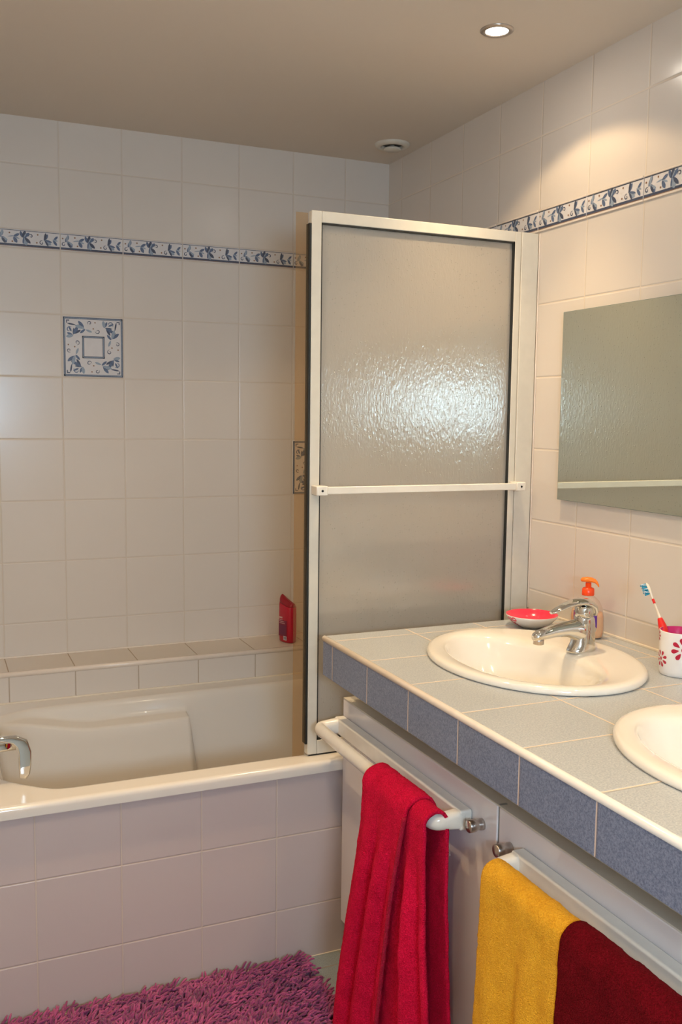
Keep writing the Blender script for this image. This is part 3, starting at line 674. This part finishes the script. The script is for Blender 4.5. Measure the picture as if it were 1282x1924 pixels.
def drape(y0f, y1f, front, back, r_top, outf, backf, thick=.007, ny=70, seed=0, off=0.0, fz=.0012):
    """sheet laid over the bar. y0f, y1f: edges as a function of drop; outf(s,h): outward distance of the front, backf: of the back"""
    mb = MB()
    cols = []   # path samples: (side, drop h, angle)
    path = []
    nb = max(6, int(back/.012)); nf = int(front/.006)
    for k in range(nb): path.append(('b', back*(1-k/nb), None))
    for k in range(0, 15): path.append(('t', 0.0, PI*k/14))
    for k in range(1, nf+1): path.append(('f', front*k/nf, None))
    outer = []
    for side, h, a in path:
        row = []
        for j in range(ny+1):
            s = j/ny; y = lerp(y0f(h if side == 'f' else h*.5), y1f(h if side == 'f' else h*.5), s)
            fo = outf(s, h if side == 'f' else 0.0); bo = backf(s, h)
            if side == 'f': p = Vector((RX-r_top-fo, y, RZc-h)); nr = Vector((-1, 0, 0))
            elif side == 'b': p = Vector((min(RX+r_top+bo, DX-.010), y, RZc-h)); nr = Vector((1, 0, 0))
            else:
                rt_ = r_top+fo*(0.5-0.5*math.cos(a)); hz = r_top+fo*.45
                bx = min(r_top+bo, DX-.010-RX)
                x = math.cos(a)*(bx if a < PI/2 else rt_)
                p = Vector((RX+x, y, RZc+math.sin(a)*hz)); nr = Vector((math.cos(a), 0, math.sin(a)))
            q = p*240+Vector((seed, 0, 0)); q2 = p*30
            d = noise.noise(q)*fz+noise.noise(q2)*.0020
            row.append((p+nr*d, nr))
        outer.append(row)
    V = [[mb.bm.verts.new(p) for p, _ in row] for row in outer]
    W = [[mb.bm.verts.new(p-nr*thick) for p, nr in row] for row in outer]
    R_, K = len(V), ny+1
    for i in range(R_-1):
        for j in range(K-1):
            f = mb.bm.faces.new((V[i][j], V[i][j+1], V[i+1][j+1], V[i+1][j])); f.smooth = True
            f = mb.bm.faces.new((W[i][j], W[i+1][j], W[i+1][j+1], W[i][j+1])); f.smooth = True
        for j in (0, K-1):
            f = mb.bm.faces.new((V[i][j], V[i+1][j], W[i+1][j], W[i][j])); f.smooth = True
    for i in (0, R_-1):
        for j in range(K-1): mb.bm.faces.new((V[i][j], V[i][j+1], W[i][j+1], W[i][j]))
    return mb
def bump1(s, c, w_): return math.exp(-((s-c)/w_)**2)
def hmix(h, a=.0, b_=.25): return sstep(a, b_, h)
# crimson towel: back layer and a narrower front layer with a hem, both one cloth
red = empty('bath_towel', (RX, -1.52, RZc)); tag(red, 'long crimson terry towel hanging in deep folds from the far towel rail', 'towel')
def out_back(s, h):
    g_ = hmix(h, .02, .30)
    return .004+g_*(.012*bump1(s, .15, .12)+.006) + g_*(-.012*bump1(s, .62, .06)+.024*bump1(s, .76, .055)-.016*bump1(s, .87, .035)+.010*bump1(s, .97, .05))
mb = drape(lambda h: -1.405+.075*sstep(0, .6, h), lambda h: -1.652-.055*sstep(0, .45, h), 0.590, 0.50, .027, out_back, lambda s, h: .006*bump1(s, .5, .2), seed=3, ny=84)
part('back_layer', mb, M['red'], red, recalc=True)
def hem_y(h): return interp([(-.08, -1.640), (-.03, -1.612), (.0, -1.592), (.06, -1.578), (.13, -1.568), (.31, -1.538), (.50, -1.508), (.65, -1.495)], h)
def out_front(s, h):
    g_ = hmix(h, .0, .22)
    return .010+g_*(.018*bump1(s, .26, .15)-.016*bump1(s, .44, .05)+.016*bump1(s, .66, .12)-.010*bump1(s, .82, .05)+.010*bump1(s, .98, .10))+.045*h*bump1(s, .40, .5)+.005*bump1(s, .75, .2)
mb = drape(lambda h: -1.392+.105*sstep(0, .62, h), hem_y, 0.592, 0.30, .031, out_front, lambda s, h: .003, seed=9, ny=72)
part('front_layer', mb, M['red'], red, recalc=True)
mb = MB(); hp_ = []
for k in range(70):
    h = .004+.586*k/69
    hp_.append((RX-.031-out_front(1.0, h)-.0005, hem_y(h)-.0022, RZc-h))
mb.tube(hp_, .0042, 8); part('hem', mb, M['red_hem'], red)
# golden towel and burgundy towel on the near rail
def out_y(s, h):
    g_ = hmix(h, .02, .25)
    return .006+g_*(.010*bump1(s, .20, .16)+.014*bump1(s, .66, .12)-.008*bump1(s, .50, .05)+.010*bump1(s, .92, .08))+.030*h
yl = empty('hand_towel', (RX, -1.96, RZc)); tag(yl, 'golden yellow terry towel hanging on the near towel rail beside the burgundy one', 'towel')
part('towel_cloth', drape(lambda h: -1.860-.004*h, lambda h: -2.086+.002*h, 0.50, 0.42, .023, out_y, lambda s, h: .004, seed=21, ny=70), M['yellow'], yl, recalc=True)
bg = empty('hand_towel', (RX, -2.26, RZc)); tag(bg, 'dark burgundy terry towel hanging on the near towel rail at the right edge', 'towel')
part('towel_cloth', drape(lambda h: -2.088+.0*h, lambda h: -2.395, 0.48, 0.40, .027, lambda s, h: .006+.03*h+.006*math.sin(s*9)*hmix(h), lambda s, h: .004, seed=33, ny=70), M['burgundy'], bg, recalc=True)

# ------------------------------------------------------------ bath rug
rug = empty('bath_rug', (-1.12, -1.30, 0)); tag(rug, 'purple shaggy chenille bath rug on the floor against the tub front', 'rug')
RX0, RX1, RY0, RY1 = -1.60, -0.708, -1.62, -1.004
part('rug_backing', MB().box((RX0, RY0, 0.001), (RX1, RY1, 0.010), .003), simple('purple_backing', (0.13, 0.02, 0.09), .9), rug)
rm, nt, b = newmat('purple_chenille')
at = nd(nt, 'ShaderNodeAttribute'); at.attribute_name = 'tone'
mx = nd(nt, 'ShaderNodeMix'); mx.data_type = 'RGBA'; mx.inputs[6].default_value = (0.15, 0.024, 0.095, 1); mx.inputs[7].default_value = (0.43, 0.075, 0.21, 1)
nz = nd(nt, 'ShaderNodeTexNoise'); nz.inputs['Scale'].default_value = 500
tc = nd(nt, 'ShaderNodeTexCoord'); nt.links.new(tc.outputs['Object'], nz.inputs['Vector'])
bp = nd(nt, 'ShaderNodeBump'); bp.inputs['Strength'].default_value = .8; bp.inputs['Distance'].default_value = .002; nt.links.new(nz.outputs[0], bp.inputs['Height']); nt.links.new(bp.outputs[0], b.inputs['Normal'])
nt.links.new(at.outputs['Fac'], mx.inputs[0]); nt.links.new(mx.outputs[2], b.inputs['Base Color'])
b.inputs['Roughness'].default_value = .9; b.inputs['Sheen Weight'].default_value = .3; b.inputs['Specular IOR Level'].default_value = .15
V, F, T = [], [], []
rnd = random.Random(11)
gx = .0078
y = RY0+.004
while y < RY1-.002:
    if y > -1.45:
        x = RX0+.004
        while x < RX1-.002:
            px, py = x+rnd.uniform(-.004, .004), y+rnd.uniform(-.004, .004)
            big = noise.noise(Vector((px*7, py*7, 0)))
            ang = 2.4*big+rnd.uniform(-1.0, 1.0)+PI*.5*noise.noise(Vector((px*16, py*16, 5)))
            L = rnd.uniform(.021, .033); lean = rnd.uniform(.45, 1.15)
            tone = max(0, min(1, .55+.9*noise.noise(Vector((px*30, py*30, 9)))+rnd.uniform(-.28, .28)))
            d = Vector((math.cos(ang), math.sin(ang), 0)); side = Vector((-d.y, d.x, 0))
            base = Vector((px, py, .009)); pts = []
            for t_ in (0, .4, .78, 1.0):
                b_a = lean*t_*1.15
                pts.append(base+d*(L*math.sin(b_a)*t_*.9)+Vector((0, 0, 1))*(L*t_*math.cos(b_a*.8)))
            i0 = len(V)
            for k_, (p, rr_) in enumerate(zip(pts, (.0022, .0029, .0030, .0019))):
                tdir = ((pts[min(3, k_+1)]-pts[max(0, k_-1)])).normalized(); n_ = side.cross(tdir)
                for q in range(5):
                    a = 2*PI*q/5; V.append(p+(side*math.cos(a)+n_*math.sin(a))*rr_); T.append(tone)
            for k_ in range(3):
                for q in range(5):
                    F.append((i0+k_*5+q, i0+k_*5+(q+1) % 5, i0+(k_+1)*5+(q+1) % 5, i0+(k_+1)*5+q))
            F.append(tuple(i0+15+q for q in range(5)))
            x += gx
    y += gx
me = bpy.data.meshes.new('rug_pile'); me.from_pydata([tuple(v) for v in V], [], F)
me.polygons.foreach_set('use_smooth', [True]*len(me.polygons))
a_ = me.attributes.new('tone', 'FLOAT', 'POINT'); a_.data.foreach_set('value', T)
me.materials.append(rm); o = bpy.data.objects.new('rug_pile', me); C.objects.link(o); adopt(o, rug); o['kind'] = 'stuff'

# ------------------------------------------------------------ small things on the worktop
M['coral'] = simple('coral_red_gloss', (0.85, 0.045, 0.09), .15, coat=.3)
M['melamine'] = simple('white_melamine', (0.84, 0.80, 0.76), .18, coat=.3)
M['flower'] = simple('red_flower_print', (0.48, 0.01, 0.04), .25)
M['pinkin'] = simple('pink_lining', (0.75, 0.05, 0.20), .25)
# soap dish
bx, by = -0.128, -1.160
dish = empty('soap_dish', (bx, by, WT)); tag(dish, 'small round bowl, white outside with coral red inside, behind the far washbasin', 'soap dish')
mb = MB(); mb.lathe([(.030, 0), (.034, .002), (.052, .012), (.066, .026), (.0690, .0325), (.0682, .0335)], (0, 0, 0), 56, cap1=False); mb.build('outer_shell', M['melamine'], parent=dish, recalc=True)
mb = MB(); mb.lathe([(.0682, .0334), (.0668, .0325), (.0630, .0260), (.048, .012), (.032, .0055), (0, .005)], (0, 0, 0), 56, cap0=False); mb.build('lining', M['coral'], parent=dish)
def petal_ring(mb, centre_a, centre_z, Rfun, size, rot=0.0, n=8, dot_r=.28):
    """flower of n drop-shaped petals wrapped on a surface of radius Rfun(z)"""
    def PT(u, v):
        z = centre_z+v; R_ = Rfun(z)+.0004; a = centre_a+u/Rfun(centre_z)
        return Vector((R_*math.cos(a), R_*math.sin(a), z))
    for k in range(n):
        a = rot+2*PI*k/n; r0, r1 = size*.36, size
        prev = None; N = 9
        for i in range(N+1):
            t_ = i/N; rr_ = lerp(r0, r1, t_); w_ = size*.21*math.sqrt(max(0, math.sin(PI*min(1, t_**1.0))))*(.35+.85*t_)+.00001
            cx, cy = rr_*math.cos(a), rr_*math.sin(a); q = (PT(cx-w_*math.sin(a), cy+w_*math.cos(a)), PT(cx+w_*math.sin(a), cy-w_*math.cos(a)))
            if prev: mb.quad([prev[0], prev[1], q[1], q[0]])
            prev = q
    for i in range(12):
        a, b_ = 2*PI*i/12, 2*PI*(i+1)/12; r_ = size*dot_r*.8
        f = mb.bm.faces.new(mb.ring([PT(0, 0), PT(r_*.8*math.cos(a), r_*math.sin(a)), PT(r_*.8*math.cos(b_), r_*math.sin(b_))])); f.material_index = mb.mi
shell = [(.0, .030), (.002, .034), (.012, .052), (.026, .066), (.0325, .0690)]
view_a = math.atan2(-3.2-by, -1.573-bx)
mb = MB(); petal_ring(mb, view_a+1.9-2*PI*0-2.9, .020, lambda z: interp(shell, max(0, min(.0325, z))), .012, .3)
# flower spray on the left side of the bowl
petal_ring(mb, view_a-1.15, .021, lambda z: interp(shell, max(0, min(.0325, z)))+.0006, .033, .2)
for f in list(mb.bm.faces):
    if max(v.co.z for v in f.verts) > .0330 or min(v.co.z for v in f.verts) < .001: mb.bm.faces.remove(f)
mb.build('flower_print', M['coral'], parent=dish)

# soap pump bottle
sb = empty('soap_bottle', (-0.068, -1.312, WT), math.radians(-52)); tag(sb, 'clear pump bottle of peach liquid soap with an orange head, behind the mixer tap', 'soap bottle')
cl, nt, b = newmat('clear_bottle_plastic')
out = nt.nodes['Material Output']; tr = nd(nt, 'ShaderNodeBsdfTransparent'); tr.inputs['Color'].default_value = (.97, .95, .92, 1)
b.inputs['Base Color'].default_value = (.9, .85, .8, 1); b.inputs['Roughness'].default_value = .08
lw = nd(nt, 'ShaderNodeLayerWeight'); lw.inputs[0].default_value = .35
mx = nd(nt, 'ShaderNodeMixShader'); nt.links.new(mth(nt, 'ADD', mth(nt, 'MULTIPLY', lw.outputs[0], .5), .10), mx.inputs[0]); nt.links.new(tr.outputs[0], mx.inputs[1]); nt.links.new(b.outputs[0], mx.inputs[2]); nt.links.new(mx.outputs[0], out.inputs[0])
def ovals(prof, n=36): return [[Vector((a*math.cos(2*PI*k/n), b_*math.sin(2*PI*k/n), z)) for k in range(n)] for a, b_, z in prof]
mb = MB(); mb.loft(ovals([(.036, .022, 0), (.040, .025, .003), (.0425, .0265, .02), (.0415, .026, .055), (.036, .0235, .080), (.028, .020, .095), (.018, .016, .104), (.0125, .0125, .107), (.0125, .0125, .112)]))
mb.build('bottle', cl, parent=sb)
mb = MB(); mb.loft(ovals([(.034, .020, .002), (.038, .0232, .005), (.0405, .0247, .02), (.0398, .0243, .055), (.0372, .0230, .067)]))
mb.build('liquid_soap', simple('peach_soap', (0.90, 0.52, 0.26), .3, sss=.2), parent=sb)
mb = MB(); n = 10
for a0, a1, z0, z1 in ((-.75, .75, .030, .070),):
    prev = None
    for k in range(n+1):
        a = lerp(a0, a1, k/n)-PI/2; q = [Vector((.0433*math.cos(a), .0273*math.sin(a), z)) for z in (z0, z1)]
        if prev: mb.quad([prev[0], q[0], q[1], prev[1]])
        prev = q
mb.build('label', simple('purple_label', (0.10, 0.02, 0.26), .3), parent=sb)
M['orange'] = simple('orange_pump_plastic', (1.0, 0.22, 0.02), .25, sss=.15)
M['orange_red'] = simple('orange_red_collar', (0.95, 0.075, 0.012), .25)
mb = MB(); mb.lathe([(.0150, .108), (.0155, .110), (.0150, .124), (.0130, .1265), (.0075, .1275), (.0070, .140)], (0, 0, 0), 28); mb.build('pump_collar', M['orange_red'], parent=sb)
mb = MB(); rings = []
for x, z, a, b_ in ((-.019, .1455, .004, .003), (-.016, .146, .010, .0055), (-.004, .1475, .0125, .0065), (.008, .147, .0105, .0062), (.017, .1445, .0075, .0050), (.022, .140, .0058, .0045), (.0255, .134, .0045, .0038), (.0265, .132, .003, .002)):
    rings.append([Vector((x, a*math.cos(2*PI*k/16), z+b_*math.sin(2*PI*k/16))) for k in range(16)])
mb.loft(rings); mb.build('pump_head', M['orange'], parent=sb, recalc=True)

# toothbrush cup
cx, cy = -0.099, -1.664
cup = empty('toothbrush_cup', (cx, cy, WT)); tag(cup, 'white tumbler with red flower prints and pink lining holding toothbrushes', 'cup')
mb = MB(); mb.lathe([(.037, 0), (.0395, .002), (.0405, .01), (.0425, .095), (.0420, .0965), (.0408, .0965)], (0, 0, 0), 56, cap1=False); mb.build('cup_wall', M['melamine'], parent=cup, recalc=True)
mb = MB(); mb.lathe([(.0409, .0962), (.0385, .012), (.0, .010)], (0, 0, 0), 48, cap0=False); mb.build('cup_lining', M['pinkin'], parent=cup)
va = math.atan2(-3.2-cy, -1.573-cx); RF = lambda z: .0405+.0020*(z-.01)/.085
mb = MB(); petal_ring(mb, va-1.05, .036, RF, .0185, .35); petal_ring(mb, va+.22, .062, RF, .026, .2); petal_ring(mb, va-1.45, .084, RF, .0135, .0)
petal_ring(mb, va+1.5, .03, RF, .018, .5); petal_ring(mb, va+2.6, .06, RF, .024, .1); petal_ring(mb, va+3.8, .03, RF, .02, .4)
for f in list(mb.bm.faces):
    if max(v.co.z for v in f.verts) > .0955: mb.bm.faces.remove(f)
mb.build('flower_print', M['flower'], parent=cup)
# toothbrushes
def brush(base, top, lab, hand, grip, bris, tips, face=None, scale=1.0):
    base = Vector(base); top = Vector(top); ax = (top-base).normalized(); L = (top-base).length
    t_ = empty('toothbrush', base); tag(t_, lab, 'toothbrush', 'toothbrushes in the flowered cup')
    f = Vector(face); f = (f-ax*f.dot(ax)).normalized(); sd_ = ax.cross(f)
    def tubeb(t0, t1, rfun, flat, n=14):
        rings = []
        for k in range(n+1):
            u = lerp(t0, t1, k/n); r_ = rfun(u); c = ax*(L*u)+f*(-.006*math.sin(PI*u))
            rings.append([c+sd_*r_*math.cos(2*PI*q/14)+f*r_*flat*math.sin(2*PI*q/14) for q in range(14)])
        m_ = MB(); m_.loft(rings); return m_
    rad = lambda u: interp([(0, .0045), (.2, .0060), (.45, .0064), (.56, .0048), (.66, .0030), (.82, .0026), (.86, .0050), (.90, .0062), (.97, .0060), (1.0, .003)], u)
    tubeb(0, 1.0, rad, .7, 40).build('handle', hand, parent=t_)
    tubeb(.30, .565, lambda u: rad(u)+.0024*math.sin(PI*(u-.30)/.265)+.0006, 1.0).build('grip', grip, parent=t_)
    tubeb(.745, .800, lambda u: .0036, .8, 6).build('neck_band', grip, parent=t_)
    m1 = MB(); m2 = MB()
    for i in range(9):
        for j in range(3):
            u = .868+.120*i/8; o_ = ax*(L*u)+sd_*((j-1)*.0034)+f*(-.006*math.sin(PI*u)+.003)
            dr = (f+ax*(.22 if i % 2 else -.12)+sd_*((j-1)*.15)).normalized(); ln = .0105+(.0012 if i % 2 else 0)
            (m1 if (i+j) % 3 else m2).tube([o_, o_+dr*ln*.5, o_+dr*ln], [.0013, .0015, .0017], 6)
    m1.build('bristles', bris, parent=t_); m2.build('pale_bristles', tips, parent=t_)
    return t_
M['redgrip'] = simple('red_rubber_grip', (0.78, 0.02, 0.015), .35)
M['clearwhite'] = simple('pearl_white_plastic', (0.88, 0.78, 0.62), .2)
M['teal'] = simple('teal_bristles', (0.01, 0.30, 0.48), .5)
M['pale'] = simple('white_bristles', (0.75, 0.82, 0.85), .5)
M['navy'] = simple('navy_plastic', (0.012, 0.008, 0.10), .3)
brush((cx-.012, cy+.006, WT+.016), (-0.108, -1.5635, WT+.183), 'red and white toothbrush with blue bristles leaning left in the flowered cup', M['clearwhite'], M['redgrip'], M['teal'], M['pale'], (-.9, .55, .05))
brush((cx-.010, cy+.010, WT+.020), (cx+.046, cy-.034, WT+.180), 'navy toothbrush leaning right in the flowered cup', M['navy'], M['navy'], M['pale'], M['pale'], (-.7, -.3, .2))

# ------------------------------------------------------------ shampoo bottle on the ledge
shp = empty('shampoo_bottle', (-0.428, -0.112, 0.6420), math.radians(110)); tag(shp, 'crimson shampoo bottle with slanted top standing on the tiled ledge behind the tub', 'bottle')
mb = MB(); n = 40
def slab(a, b_, z, slope=0.0, dip=0.0, p=3.2):
    pts = []
    for k in range(n):
        th = 2*PI*k/n; ux = abs(math.cos(th))**(2/p)*math.copysign(1, math.cos(th)); uy = abs(math.sin(th))**(2/p)*math.copysign(1, math.sin(th))
        pts.append(Vector((a*ux, b_*uy, z+slope*ux-dip*(1-ux*ux))))
    return pts
mb.loft([slab(.030, .017, 0, p=2.6), slab(.0335, .020, .004, p=2.8), slab(.0345, .021, .03), slab(.0345, .021, .10), slab(.0340, .0205, .130, .004), slab(.0335, .0195, .136, .008, .003)])
mb.build('bottle_body', simple('crimson_bottle', (0.50, 0.006, 0.030), .28, coat=.2), parent=shp)
mb = MB(); mb.loft([slab(.0332, .0190, .1362, .008, .003), slab(.0335, .0180, .143, .012, .004), slab(.0325, .013, .151, .013, .005), slab(.031, .006, .1545, .013, .005)])
mb.build('bottle_cap', simple('dark_crimson_cap', (0.30, 0.004, 0.016), .3, coat=.2), parent=shp)
lm = [simple('label_ink', (0.22, 0.012, 0.05), .4), simple('label_pale', (0.70, 0.45, 0.45), .4), simple('label_white', (0.75, 0.72, 0.74), .4), simple('label_navy', (0.06, 0.03, 0.12), .4)]
mb = MB(); s_ = 1
def lab(u0, u1, z0, z1, mi, lift=.0003):
    yy = .0211+lift
    mb.mat(mi); f = mb.quad([(u1, yy, z0), (u0, yy, z0), (u0, yy, z1), (u1, yy, z1)])
lab(-.020, .024, .022, .080, 0)
lab(.004, .021, .086, .0915, 1)
for i, (a, b_) in enumerate(((.002, .022), (-.006, .021), (-.010, .020))): lab(a, b_, .080-.006*i, .0818-.006*i, 1, .0005)
for i in range(9): lab(-.016+.002*(i % 3), .022-.003*(i % 2), .060-.0038*i, .0612-.0038*i, 3, .0005)
lab(-.020, -.002, .010, .024, 2, .0006)
for i in range(8): lab(-.0185+.002*i, -.0178+.002*i+.0004*(i % 3), .012, .0225, 3, .0008)
mb.build('label', lm, parent=shp)
